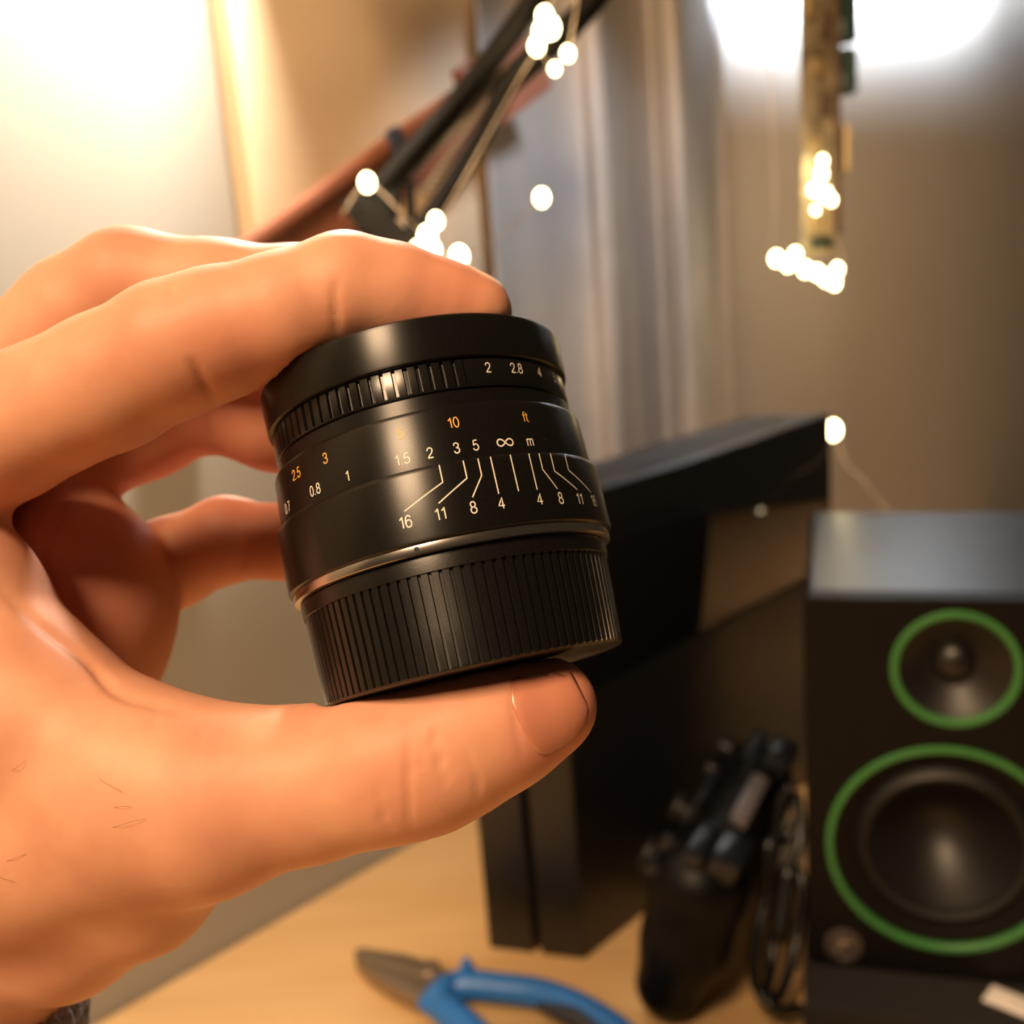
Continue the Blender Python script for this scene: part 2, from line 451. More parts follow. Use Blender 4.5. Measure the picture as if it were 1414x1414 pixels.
# ------------------------------------------------------------------ tan panel on the wall
pz = float(on_plane(520, 440, WN, WD - .022)[2])
pa, pb = [float(on_plane(x, 200, WN, WD - .022) @ WT) for x in (341, 672)]
wp = obj('wall_panel', *xf(rbox((pa, -.022, pz), (pb, -.0006, 1.25), .004, 3), o0, WT, WN, UPV), M['tan'], None, sharp=40)
tag(wp, 'tan wooden panel fixed flat on the wall behind the scissor arm', 'panel')

# ------------------------------------------------------------------ desk
edge = 0.5627
dk = thing('desk', 'pale pine desk whose far edge runs along the wall', 'desk', o0 - WN * 0.4 + UPV * -0.74)
obj('desktop', *xf(rbox((-1.2, -0.80, -0.03), (1.5, edge - WD, 0), 0.002), o0, WT, WN, UPV), M['desk'], dk, sharp=30)
for a in (-1.15, 1.40):
    obj('leg_panel', *xf(rbox((a, -0.75, -0.7397), (a + 0.03, -0.05, -0.03), 0.001), o0, WT, WN, UPV), M['desk'], dk, sharp=30)

# ------------------------------------------------------------------ lamps outside the top of the frame
def shade(name, label, bulb, axis, r, depth, power_m):
    axis = np.asarray(axis, float); axis /= np.linalg.norm(axis)
    u = np.cross(axis, [0.1, 0.2, 1.0]); u /= np.linalg.norm(u); v = np.cross(axis, u)
    t = thing(name, label, 'lamp', bulb)
    prof = [(r * math.cos(a), -depth * math.sin(a)) for a in np.linspace(0, PI / 2, 14)]
    prof = prof[:-1] + [(0.004, -depth)] + [(0.004, -depth - 0.002)] + [(rr + 0.0015, z - 0.0015) for rr, z in prof[:-1][::-1]]
    obj('lamp_shade', *xf(lathe(prof, 72), bulb, u, v, axis), M['lamp_shade'], t)
    obj('socket', *xf(lathe([(0.001, -depth + 0.001), (0.016, -depth + 0.001), (0.015, -depth + 0.03), (0.001, -depth + 0.03)], 20), bulb, u, v, axis), M['matte_black'], t)
    return t
shade('wall_lamp', 'white bowl lamp shade above the left of the frame', WARM, -WT, 0.045, 0.06, None)
lb = thing('led_bar', 'slim white LED bar above the top right of the frame', 'lamp', COOL)
BUP = np.cross(BARX, WN)
if BUP[2] < 0: BUP = -BUP
obj('housing', *xf(rbox((-.44, -.018, -.012), (.44, -.004, .012), .002), COOL, BARX, WN, BUP), M['lamp_shade'], lb, sharp=35)
for q in (-.25, .25):
    obj('mount', *xf(rbox((q - .008, -.006, .013), (q + .008, .0595, .022), .001), COOL, BARX, WN, BUP), M['lamp_shade'], lb, sharp=35)

# ================================================================== CAMERA LENS (fitted frame)
LX = np.array([-0.00862944, 0.01155576, 0.16942452])
LA = np.array([-0.21823791, -0.95488118, 0.20143026])
L1 = np.array([0.9758956, -0.21353849, 0.04504551]); L2 = np.cross(LA, L1)
lens = thing('camera_lens', 'small black manual camera lens held between thumb and fingers', 'lens', cw(LX - LA * 0.01444))

def cdir(d): return d[0] * CR - d[1] * CU + d[2] * CF
_l = [cdir(L1), cdir(L2), cdir(LA), cw(LX)]
lens.matrix_world = Matrix([[float(_l[c][r]) for c in range(4)] for r in range(3)] + [[0, 0, 0, 1]])
def lv(vf): return vf                    # the lens is modelled in its own frame (z along the optical axis)
mm = 0.001
def pr(lst): return [(r * mm, z * mm) for r, z in lst]

# rear cap with fine ribs
def rib_mod(t, k, z):
    if not (-14.0 * mm < z < -0.95 * mm): return 0.0
    x = (t * 100 / (2 * PI)) % 1.0
    return -0.00038 if x < 0.26 else 0.0
rear = obj('rear_cap', *lv(lathe(pr([(0.1, -14.44), (18, -14.44), (22.2, -14.44), (22.75, -14.3), (23.0, -14.05), (23.05, -13.9), (23.35, -8), (23.7, -1.2), (23.72, -0.98), (23.95, -0.85), (24.05, 0.9), (24.0, 1.35), (23.6, 1.5), (10, 1.5)]),
                       1600, mod=rib_mod)), M['capplastic'], lens, sharp=28)
# bright mount ring, index barrel
obj('mount_ring', *lv(lathe(pr([(10, 1.5), (24.4, 1.5), (24.85, 1.62), (24.95, 1.8), (24.85, 2.9), (24.5, 2.95), (10, 2.95)]), 256)), M['chrome'], lens, sharp=40)
def bar_mod(t, k, z):
    d = (math.degrees(t) - 224.5 + 180) % 360 - 180
    return -0.00045 * max(0, 1 - abs(d) / 1.6) if 3.6 * mm < z < 12.4 * mm else 0.0
barrel = obj('index_barrel', *lv(lathe(pr([(10, 2.95), (25.0, 2.95), (25.4, 3.2), (25.5, 3.6), (25.5, 12.4), (25.35, 12.95), (25.05, 13.2), (10, 13.2)]), 720, mod=bar_mod)), M['anod'], lens, sharp=35)
focus = obj('focus_ring', *lv(lathe(pr([(10, 13.22), (24.75, 13.22), (24.75, 13.5), (24.5, 20.8), (24.3, 21.3), (24.0, 21.5), (10, 21.5)]), 256)), M['anod'], lens, sharp=35)
obj('front_barrel', *lv(lathe(pr([(10, 21.5), (23.55, 21.5), (23.55, 23.6), (23.2, 23.8), (10, 23.8)]), 256)), M['anod'], lens, sharp=35)
def teeth(t, k, z):
    if not (24.3 * mm < z < 28.1 * mm): return 0.0
    d = (math.degrees(t) + 360) % 360                     # numbers sit between -70 and +25 degrees
    if d > 289.5 or d < 25: return 0.0
    x = ((d - 289.5) / 4.2) % 1.0
    return -0.00055 if x < 0.30 else 0.0
apert = obj('aperture_ring', *lv(lathe(pr([(10, 23.82), (23.1, 23.82), (23.5, 24.05), (23.55, 24.25), (23.6, 24.35), (23.6, 28.05), (23.55, 28.15), (23.4, 28.3), (10, 28.3)]), 1440, mod=teeth)), M['anod2'], lens, sharp=28)
obj('front_cap', *lv(lathe(pr([(10, 28.42), (23.75, 28.42), (24.1, 28.6), (24.2, 29.0), (24.42, 34.2), (24.3, 34.75), (23.9, 35.08), (20, 35.1), (0.1, 35.1)]), 256)), M['anod'], lens, sharp=35)
obj('inner_tube', *lv(lathe(pr([(20, 1.4), (22.8, 1.4), (22.8, 28.6), (20, 28.6)]), 64)), M['hole'], lens, sharp=35)

def wrap(poly_v, faces, R, th0, s0):     # flat (x right, y up, metres) -> cylinder
    out = []
    for x, y, z in poly_v:
        Rv = R(s0 + y) if callable(R) else R
        t = rad(th0) + x / (R(s0) if callable(R) else R); rr = Rv + 0.00003 + z
        out.append((rr * math.cos(t), rr * math.sin(t), s0 + y))
    return lv((out, faces))

def _arc(cx_, cy_, rx, ry): return [(cx_ + rx * math.sin(t), cy_ + ry * math.cos(t)) for t in np.linspace(0, 2 * PI, 25)]
def _cv(p): return [tuple(q[:2]) for q in smooth_path([(*a, 0) for a in p], 4)]
GLYPH = {
    '0': (.74, [_arc(.3, .5, .26, .5)]), '1': (.60, [[(.10, .74), (.26, .84), (.36, 1.0), (.36, 0)]]),
    '2': (.74, [_cv([(.04, .72), (.10, .91), (.29, 1), (.50, .91), (.55, .72), (.44, .48), (.20, .24), (.03, .02)]), [(.02, .02), (.57, .02)]]),
    '3': (.74, [_cv([(.04, .76), (.11, .93), (.29, 1), (.48, .92), (.53, .76), (.45, .58), (.24, .53)]), _cv([(.24, .53), (.48, .46), (.57, .27), (.48, .07), (.28, 0), (.10, .06), (.02, .24)])]),
    '4': (.74, [[(.43, 0), (.43, .99), (.01, .27), (.60, .27)]]),
    '5': (.74, [[(.53, .99), (.15, .99), (.08, .50)], _cv([(.08, .50), (.30, .62), (.50, .53), (.57, .32), (.49, .09), (.28, 0), (.10, .06), (.02, .22)])]),
    '6': (.74, [_cv([(.54, .80), (.46, .95), (.30, 1), (.12, .87), (.05, .58), (.04, .32), (.12, .07), (.30, 0), (.50, .08), (.57, .31), (.50, .53), (.30, .61), (.12, .53), (.05, .34)])]),
    '7': (.74, [[(.02, .98), (.57, .98), (.38, .60), (.27, .28), (.22, 0)]]), '8': (.74, [_arc(.3, .76, .22, .24), _arc(.3, .265, .27, .265)]),
    '.': (.34, [[(.08, .0), (.08, .09)]]),
    'm': (1.0, [[(.05, 0), (.05, .72)], _cv([(.05, .50), (.16, .68), (.30, .71), (.42, .60), (.43, .40), (.43, 0)]), _cv([(.43, .50), (.54, .68), (.68, .71), (.80, .60), (.81, .40), (.81, 0)])]),
    'f': (.40, [_cv([(.36, .99), (.23, .97), (.17, .82), (.17, .5), (.17, 0)]), [(.02, .70), (.34, .70)]]),
    't': (.40, [_cv([(.14, .92), (.14, .5), (.14, .16), (.20, .02), (.33, .02)]), [(.02, .70), (.31, .70)]])}
def text_flat(s, h):
    x0, parts = 0.0, []
    for ch in s:
        adv, st = GLYPH[ch]
        for pl_ in st: parts.append(strip([((p[0] + x0) * h, p[1] * h) for p in pl_], .115 * h if ch != '.' else .13 * h, 2))
        x0 += adv
    V, Fc = join(*parts); v = np.array(V); v[:, 0] -= (v[:, 0].min() + v[:, 0].max()) / 2; v[:, 1] -= h / 2
    return v, Fc

def number(s, part, R, th, sm, h, m, sx=0.92):
    v, f = text_flat(s, h * mm); v[:, 0] *= sx
    V, f = wrap(v, f, R if callable(R) else R * mm, th, sm * mm)
    sub('number_marking', V, f, m, part, False)

FR = lambda q: (24.75 - (q / mm - 13.5) * .25 / 7.3) * mm
def strip(pts, w, sub_=8):               # flat polyline ribbon
    P = [np.array(p, float) for p in pts]; V, Fc = [], []
    fine = []
    for a, b in zip(P, P[1:]):
        for k in range(sub_): fine.append(a + (b - a) * k / sub_)
    fine.append(P[-1])
    for i, p in enumerate(fine):
        t = fine[min(i + 1, len(fine) - 1)] - fine[max(i - 1, 0)]; t /= np.linalg.norm(t) + 1e-15
        n = np.array([-t[1], t[0]]); V += [(*(p + n * w / 2), 0), (*(p - n * w / 2), 0)]
    for i in range(len(fine) - 1): Fc.append((2 * i, 2 * i + 1, 2 * i + 3, 2 * i + 2))
    return V, Fc

for s, th in (('2', -61.4), ('2.8', -49.0), ('4', -36.6), ('5.6', -23)):
    number(s, apert, 23.6, th, 26.7, 1.45, M['white_paint'])
for s, th in (('2.5', -140.4), ('3', -124.4), ('5', -96.3), ('10', -78.8), ('ft', -52.5)):
    number(s, focus, FR, th, 18.75, 1.45, M['orange_paint'])
for s, th in (('0.7', -151.2), ('0.8', -131.4), ('1', -116.8), ('1.5', -97.2), ('2', -88.3), ('3', -79.7), ('5', -73.4)):
    number(s, focus, FR, th, 15.05, 1.45, M['white_paint'])
number('m', focus, FR, -53.2, 15.05, 1.45, M['white_paint'])
inf = [(1.25 * mm * math.cos(t) / (1 + math.sin(t) ** 2), 1.45 * mm * math.sin(t) * math.cos(t) / (1 + math.sin(t) ** 2)) for t in np.linspace(0, 2 * PI, 33)]
V, Fc = strip(inf, 0.2 * mm); V, Fc = wrap(V, Fc, FR, -63.0, 15.0 * mm); sub('number_marking', V, Fc, M['white_paint'], focus, False)
for s, th in (('16', -99.9), ('11', -89.1), ('8', -78.9), ('4', -70.0), ('4', -56.3), ('8', -47.4), ('11', -37.5), ('16', -27.6)):
    number(s, barrel, 25.5, th, 6.25, 1.6, M['white_paint'])
for pts in ([(-86.4, 12.9), (-86.4, 10.45), (-99.6, 7.7)], [(-78.9, 12.9), (-78.9, 10.4), (-89, 7.7)], [(-74.2, 12.9), (-74.2, 10.45), (-78.5, 7.65)], [(-70.1, 12.9), (-70.1, 7.55)],
            [(-63.3, 12.9), (-63.3, 7.6)], [(-56.4, 12.9), (-56.4, 7.6)], [(-52.3, 12.9), (-52.3, 10.5), (-47.9, 7.6)], [(-47.3, 12.9), (-47.3, 10.25), (-37.8, 7.6)],
            [(-40.1, 12.9), (-40.1, 10.5), (-28.6, 7.5)]):
    p0 = pts[0][0]; fl = [((rad(a - p0)) * 25.5 * mm, s * mm) for a, s in pts]
    V, Fc = strip(fl, 0.17 * mm); V, Fc = wrap(V, Fc, 25.5 * mm, p0, 0); sub('index_line', V, Fc, M['white_paint'], barrel, False)
disc = [(0.62 * mm * math.cos(a), 0.62 * mm * math.sin(a), 0) for a in np.linspace(0, 2 * PI, 20, endpoint=False)]
V, Fc = wrap(disc, [tuple(range(20))], 24.66 * mm, -46.0, 14.95 * mm); sub('dimple_shade', V, Fc, M['hole'], focus, False)  # flat dark disc painted for the shade inside a small dimple
V, Fc = wrap([(x * 0.6, y * 0.6, 0) for x, y, z in disc], [tuple(range(20))], 24.92 * mm, -98.6, 2.35 * mm); obj('alignment_dot', V, Fc, M['hole'], lens, False)

# ================================================================== HAND
def K(px, py, z, r):                     # joint: sight-line position, depth, radius in picture px at that depth
    return (((px - C0) / F * z, (py - C0) / F * z, z), r * z / F)

fld = Field((-0.150, -0.052, 0.128), (0.022, 0.125, 0.262), 0.0007)
thumb = fld.new()
fld.chain(thumb, [K(-130, 1190, .178, 165), K(40, 1150, .170, 146), K(180, 1120, .164, 128), K(290, 1106, .160, 118), K(360, 1090, .159, 103), K(430, 1082, .158, 97),
                  K(530, 1056, .157, 99), K(590, 1040, .157, 99), K(650, 1012, .157, 92), K(705, 993, .157, 79), K(757, 975, .157, 63)], 0.003)
thenar = fld.new()
fld.chain(thenar, [K(-70, 1258, .184, 120), K(85, 1260, .178, 108), K(195, 1215, .172, 92), K(270, 1165, .166, 75)], 0.004)
web = fld.new()
fld.chain(web, [K(-150, 760, .176, 128), K(-80, 838, .170, 122), K(30, 983, .165, 121), K(190, 1078, .161, 116), K(280, 1105, .160, 112)], 0.005)
palm = fld.new()
fld.chain(palm, [K(-120, 650, .180, 105), K(-150, 1000, .190, 150), K(-90, 1300, .190, 165)], 0.008)
fld.chain(palm, [K(-130, 690, .205, 95), K(-120, 1000, .210, 120), K(-90, 1300, .196, 150)], 0.008)
fld.chain(palm, [K(-20, 770, .224, 90), K(60, 900, .222, 100), K(-20, 1150, .212, 120), K(-80, 1330, .196, 140)], 0.008)
blob = fld.new()
fld.chain(blob, [K(92, 700, .206, 62), K(118, 790, .200, 88), K(126, 842, .200, 102), K(105, 900, .202, 104), K(40, 1000, .205, 105)], 0.006)
fore = fld.new()
fld.chain(fore, [K(-90, 1290, .188, 172), K(-115, 1500, .190, 168), K(-135, 1700, .192, 178)], 0.006)
body = thumb
for g, k in ((thenar, .0045), (web, .0050), (palm, .008), (fore, .008)): body = smin(body, g, k)
body = smin(body, blob, .003)
fingers = []
index = fld.new()
fld.chain(index, [K(-120, 650, .174, 108), K(0, 594, .169, 98), K(150, 527, .165, 93), K(238, 482, .163, 93), K(300, 460, .1625, 88), K(390, 436, .162, 84),
                  K(478, 405, .163, 81), K(545, 412, .164, 73), K(610, 425, .165, 63), K(654, 433, .165, 54)], 0.0022)
middle = fld.new()
fld.chain(middle, [K(-130, 600, .196, 96), K(20, 520, .191, 88), K(110, 440, .189, 84), K(178, 402, .188, 84), K(300, 410, .187, 76), K(415, 414, .186, 72), K(520, 455, .186, 70), K(620, 480, .187, 60)], 0.0025)
ring = fld.new()
fld.chain(ring, [K(-90, 700, .216, 80), K(80, 640, .212, 74), K(200, 588, .210, 71), K(282, 548, .209, 72), K(380, 580, .209, 69), K(470, 600, .209, 64), K(560, 620, .209, 56)], 0.0025)
pinky = fld.new()
fld.chain(pinky, [K(30, 880, .222, 70), K(150, 815, .215, 66), K(235, 778, .212, 62), K(312, 745, .210, 58), K(385, 748, .208, 50), K(450, 762, .207, 47), K(510, 775, .207, 42)], 0.0022)
tot = None
for g, k in ((index, .006), (middle, .006), (ring, .004), (pinky, .0025)):
    q = smin(body, g, k); tot = q if tot is None else smin(tot, q, .0010)
# flesh gives way against the lens: cut a cylinder with the lens outline
X = fld.ax[0][:, None, None] - LX[0]; Y = fld.ax[1][None, :, None] - LX[1]; Z = fld.ax[2][None, None, :] - LX[2]
S = X * LA[0] + Y * LA[1] + Z * LA[2]
RR = np.sqrt(np.maximum(X * X + Y * Y + Z * Z - S * S, 0))
for r_, s0, s1 in ((.0257, .0028, .0134), (.0249, .0134, .0216), (.0246, .0216, .0353), (.0243, -.01465, .0030)):
    cyl = np.maximum(RR - r_, np.maximum(s0 - S, S - s1)); tot = np.maximum(tot, -cyl)
del X, Y, Z, S, RR
HV, HF = surface_nets(tot, fld.lo, fld.h)
HV = laplacian(HV, HF, 3, 0.5)
del tot, body, thumb, thenar, web, palm, blob, fore, index, middle, ring, pinky
HN = vnormals(HV, HF)

# creases and knuckle wrinkles, pressed into the skin
def crease(pts, depth, width, zmax=9, zmin=0):
    global HV
    px = C0 + F * HV[:, 0] / HV[:, 2]; py = C0 + F * HV[:, 1] / HV[:, 2]
    best = np.full(len(HV), 1e9); along = np.zeros(len(HV)); P = [np.array(p, float) for p in pts]
    P = [np.array(p) for p in smooth_path(P, 5)]; ns = len(P) - 1
    for ii, (a, b) in enumerate(zip(P, P[1:])):
        ab = b - a; t = np.clip(((px - a[0]) * ab[0] + (py - a[1]) * ab[1]) / (ab @ ab), 0, 1)
        dd = np.hypot(px - a[0] - t * ab[0], py - a[1] - t * ab[1]); al = (ii + t) / ns
        along = np.where(dd < best, al, along); best = np.minimum(best, dd)
    face = np.clip(-(HN * HV).sum(1) / np.linalg.norm(HV, axis=1) * 2.5, 0, 1)
    ok = (HV[:, 2] < zmax) & (HV[:, 2] > zmin)
    HV = HV - HN * (depth * mm * np.exp(-(best / width) ** 2) * face * ok * np.sin(np.clip(along, 0.02, 0.98) * PI) ** 0.6)[:, None]
crease([(464, 385), (463, 420), (466, 465)], 0.55, 5, .17)
crease([(262, 492), (278, 520), (297, 556)], 0.60, 6, .17)
crease([(243, 384), (236, 405), (240, 425)], 0.35, 5, .17)
crease([(188, 408), (196, 418)], 0.35, 5, .17)
crease([(250, 395), (300, 470)], 0.12, 9, .17)
crease([(0, 816), (59, 866), (119, 911), (160, 955), (214, 973), (262, 986)], 0.75, 8, .18)
crease([(282, 990), (278, 1015), (272, 1035)], 0.22, 3.5, .17)
crease([(215, 975), (212, 1000), (210, 1015)], 0.25, 4, .17)
for pts, d in (([(521, 1085), (528, 1125), (540, 1150)], .28), ([(563, 1015), (564, 1060), (566, 1120), (570, 1145)], .30), ([(598, 1000), (606, 1045), (616, 1085)], .42),
               ([(640, 1030), (658, 1075), (660, 1105)], .22), ([(540, 985), (534, 1010), (530, 1030)], .20), ([(585, 1050), (560, 1070)], .15)):
    crease(pts, d * 1.5, 3.0, .175)
crease([(712, 935), (711, 985), (722, 1050)], 0.30, 5, .175)
crease([(283, 545), (289, 585), (300, 612)], 0.5, 6, .24, .195)
crease([(324, 740), (334, 768), (330, 790)], 0.5, 6, .24, .195)
crease([(85, 690), (66, 745), (44, 805)], 0.9, 6, .24, .18)
HV = laplacian(HV, HF, 1, 0.4)
# redder fingertips and knuckles, and the palm hollow's shade painted into the tint
tint = np.zeros(len(HV))
for (px, py, z, r), a in (((600, 400, .165, 95), .55), ((470, 400, .163, 90), .35), ((785, 985, .15, 85), .85), ((575, 1080, .148, 85), .22), ((285, 1005, .15, 50), .35),
                          ((300, 470, .155, 110), .30), ((120, 820, .19, 150), .60), ((60, 700, .185, 130), .65), ((300, 1120, .148, 120), .15), ((340, 745, .205, 110), .55),
                          ((290, 590, .205, 130), .55), ((150, 330, .18, 60), .2)):
    p, rr = K(px, py, z, r); tint = np.maximum(tint, a * np.exp(-((HV - np.array(p)) ** 2).sum(1) / (rr * rr)))
keep = None
me = bpy.data.meshes.new('hand'); HW = cw(HV)
me.vertices.add(len(HW)); me.vertices.foreach_set('co', HW.astype(np.float32).ravel())
me.loops.add(HF.size); me.loops.foreach_set('vertex_index', HF.astype(np.int32).ravel())
me.polygons.add(len(HF)); me.polygons.foreach_set('loop_start', np.arange(0, HF.size, 4, dtype=np.int32))
me.update(calc_edges=True); me.validate(); me.shade_smooth()
at = me.attributes.new('tint', 'FLOAT', 'POINT'); at.data.foreach_set('value', tint.astype(np.float32))
me.materials.append(M['skin'])
hand = bpy.data.objects.new('hand', me); col.objects.link(hand)
tag(hand, 'bare left hand gripping the black camera lens between thumb and fingertips', 'hand')

bvh = BVHTree.FromPolygons([Vector(v) for v in HV.tolist()], HF.tolist())
def nail(center, length_dir, normal, ln, wd, m, lift=0.00025, power=3.0, frac=(0, 1), flat=0.45):
    c = np.array(center, float); n = np.array(normal, float); n /= np.linalg.norm(n)
    u = np.array(length_dir, float); u -= n * (u @ n); u /= np.linalg.norm(u); v = np.cross(n, u)
    N, Q = 22, 22; V, Fc = [], []
    for i in range(N + 1):
        a = -1 + 2 * (frac[0] + (frac[1] - frac[0]) * i / N)
        e = (1 - abs(a) ** power) ** (1 / power) if a < 0 else (1 - abs(a) ** 2.4) ** (1 / 2.4)
        e = max(e, 0.05)
        lim = []
        for sg in (-1, 1):
            best = 0.06
            for q in np.linspace(0.06, 1, 40) * e:
                o = c + u * a * ln / 2 + v * sg * q * wd / 2
                hit = bvh.ray_cast(Vector(o + n * 0.012), Vector(-n), 0.03)
                if hit[0] is None or abs(hit[1] @ Vector(n)) < 0.30 or (np.array(hit[0]) - o) @ n < -0.006: break
                best = q
            lim.append(sg * best)
        for j in range(Q + 1):
            b = lim[0] + (lim[1] - lim[0]) * j / Q
            o = c + u * a * ln / 2 + v * b * wd / 2
            hit = bvh.ray_cast(Vector(o + n * 0.012), Vector(-n), 0.03)[0]
            p = np.array(hit) if hit is not None else o
            edge_f = (1 - abs(-1 + 2 * j / Q) ** 6) * (1 if a > -0.9 else 0.5)
            end_f = 1 - max(0, (a - .55) / .45) ** 2
            V.append(p + n * ((lift * edge_f * end_f + .00002) if 0 < i < N and 0 < j < Q else -.00025))
    for i in range(N):
        for j in range(Q):
            k = i * (Q + 1) + j; Fc.append((k, k + 1, k + Q + 2, k + Q + 1))
    o = obj('fingernail', cw(np.array(V)), Fc, m, None); o.parent = hand
    md = o.modifiers.new('thickness', 'SOLIDIFY'); md.thickness = 0.00012; md.offset = -1
    return o
def cp_(px, py, z): return np.array([(px - C0) / F * z, (py - C0) / F * z, z])
tn = nail(cp_(766, 984, .149), cp_(812, 960, .149) - cp_(742, 998, .149), (0.25, 0.42, -0.87), 0.0102, 0.0112, M['nail'], .00010, frac=(0, .95))
nail(cp_(672, 385, .168), cp_(700, 408, .167) - cp_(645, 378, .167), (0.35, -0.75, 0.45), 0.0085, 0.0085, M['lunula'])

# fine dark hairs on the thumb base and wrist
rh = random.Random(11); hv = []
for _ in range(34):
    px, py = rh.uniform(-20, 200), rh.uniform(1060, 1370)
    d0 = Vector(((px - C0) / F, (py - C0) / F, 1)).normalized()
    hit = bvh.ray_cast(Vector((0, 0, 0)), d0, 0.4)
    if hit[0] is None: continue
    p, n = np.array(hit[0]), np.array(hit[1]); n = n if n @ np.array(d0) < 0 else -n
    if n @ np.array(d0) > -.80: continue
    t = np.array([math.cos(rh.uniform(-.7, .5)), math.sin(rh.uniform(-.7, .5)), 0]); t -= n * (t @ n); t /= np.linalg.norm(t)
    L = rh.uniform(.0020, .0055)
    hv.append(tube([p - n * .0002, p + t * L * .35 + n * .0005, p + t * L * .7 + n * .0006, p + t * L + n * .0002 + np.array([0, rh.uniform(-.0006, .0006), 0])], .000022, 4, 2))
V, Fc = join(*hv)
o = obj('skin_hair', cw(np.array(V)), Fc, mat('dark_hair', (.16, .075, .035), .6)); o.parent = hand; o['kind'] = 'stuff'

# sleeve cuff (ribbed knit)
ca, cb = np.array(K(-104, 1366, .189, 1)[0]), np.array(K(-132, 1660, .192, 1)[0])
ax = (cb - ca) / np.linalg.norm(cb - ca); u = np.cross(ax, [0, 0, 1.0]); u /= np.linalg.norm(u); v = np.cross(ax, u)
LN = float(np.linalg.norm(cb - ca))
def knit(t, k, z): return 0.0007 * math.sin(t * 46)
prof = [(.0225, .001), (.0240, -.0012), (.0258, .0004), (.0268, .004), (.0272, LN * .5), (.0280, LN), (.0240, LN), (.0232, LN * .5), (.0225, .004)]
vv, ff = lathe(prof, 368, True, knit); a = np.array(vv)
o = obj('sleeve_cuff', cw(ca + a[:, 0:1] * u + a[:, 1:2] * v + a[:, 2:3] * ax), ff, M['cuff']); o.parent = hand
o['label'] = 'grey knitted sleeve cuff'

# ================================================================== CONSOLE
CA = np.array([0.02153, 0.55788, 0.0003]); cy = 0.77762
cdv = np.array([math.sin(cy), math.cos(cy), 0]); cnv = np.array([math.cos(cy), -math.sin(cy), 0])
SL = 0.508
con = thing('game_console', 'black two-slab game console standing upright on the desk', 'console', CA - cnv * 0.026 + cdv * 0.15)
def cx(vf): return xf(vf, CA, cdv, cnv, UPV)
def slab(n0, n1, d0, d1, z0, z1, r):     # parallelogram in (d, n), upright
    return prism([(d0 + SL * n0, n0), (d1 + SL * n0, n0), (d1 + SL * n1, n1), (d0 + SL * n1, n1)], z0, z1, r, 3)
HS = float(on_plane(960, 880, cnv, cnv @ CA)[2])       # height of the seam on the right face
obj('left_slab', *cx(slab(-.053, -.0282, 0, .305, 0, .275, .0016)), M['matte_black'], con, sharp=35)
obj('lower_right_slab', *cx(slab(-.0238, 0, 0, .305, 0, HS - .0006, .0013)), M['matte_black'], con, sharp=35)
obj('upper_right_slab', *cx(slab(-.0238, -.0009, 0, .305, HS + .0006, .275, .0013)), M['matte_black'], con, sharp=35)
obj('gloss_panel', *cx(slab(-.0008, 0, .0015, .3035, HS + .0012, .2740, .0004)), M['gloss_black'], con, sharp=35)
obj('core', *cx(slab(-.030, -.022, .008, .297, .004, .264, 0)), M['matte_black'], con, False)
for k, zz in enumerate((.085, .112)):
    obj('touch_button', *cx(rbox((-.0075 + .006, -.0268, zz), (-.0115 + .014 + .004, -.0250, zz + .016), .0004)), M['grey_print'], con, sharp=30)

# ================================================================== SPEAKER
SS = np.array([0.14046, 0.51142, 0.02145]); sya = 0.29772
sd = np.array([math.sin(sya), math.cos(sya), 0]); sn = np.array([math.cos(sya), -math.sin(sya), 0])
spk = thing('speaker', 'black desktop speaker with two green driver rings', 'speaker', SS + sn * .07 + sd * .08)
def sx_(vf): return xf(vf, SS, sn, sd, UPV)          # x right, y back, z up, from baffle's lower left corner
def annular_panel(holes, w, h, y0, y1, n=48):
    """front sheet of the baffle: rectangle with round holes, by bridging polar rings to square cells"""
    bm = bmesh.new(); r = .0045
    outer = []
    for (cx0, cz0, a0) in ((w - r, r, -PI / 2), (w - r, h - r, 0), (r, h - r, PI / 2), (r, r, PI)):
        for k in range(5):
            a = a0 + PI / 2 * k / 4; outer.append((cx0 + r * math.cos(a), cz0 + r * math.sin(a)))
    ed = []
    def loop(pts):
        vs = [bm.verts.new((p[0], y0, p[1])) for p in pts]
        return [bm.edges.new((vs[i], vs[(i + 1) % len(vs)])) for i in range(len(vs))]
    ed += loop(outer)
    for cx0, cz0, rr in holes: ed += loop([(cx0 + rr * math.cos(2 * PI * k / n), cz0 + rr * math.sin(2 * PI * k / n)) for k in range(n)])
    bmesh.ops.triangle_fill(bm, use_beauty=True, use_dissolve=False, edges=ed)
    fs = bm.faces[:]
    ret = bmesh.ops.extrude_face_region(bm, geom=fs)
    for g in ret['geom']:
        if isinstance(g, bmesh.types.BMVert): g.co.y = y1
    bmesh.ops.recalc_face_normals(bm, faces=bm.faces[:]); bm.verts.index_update()
    out = ([tuple(v.co) for v in bm.verts], [tuple(v.index for v in f.verts) for f in bm.faces]); bm.free(); return out
WC, TC = (.0678, .0735), (.0712, .1722)
bf = obj('baffle', *sx_(annular_panel([(WC[0], WC[1], .0575), (TC[0], TC[1], .0297)], .1395, .208, 0, .0135)), M['spk_front'], spk, sharp=30)
md = bf.modifiers.new('soft_edge', 'BEVEL'); md.width = .0012; md.segments = 3; md.limit_method = 'ANGLE'; md.angle_limit = rad(50)
cbv, cbf = annular_panel([(WC[0] - .0004, WC[1], .056), (TC[0] - .0004, TC[1], .029)], .1387, .2076, .0142, .170)
obj('cabinet', *sx_(join(([(x + .0004, y, z) for x, y, z in cbv], cbf), rbox((.0006, .1702, .0002), (.1389, .172, .2074), .0006, 1))), M['spk_body'], spk, sharp=40)
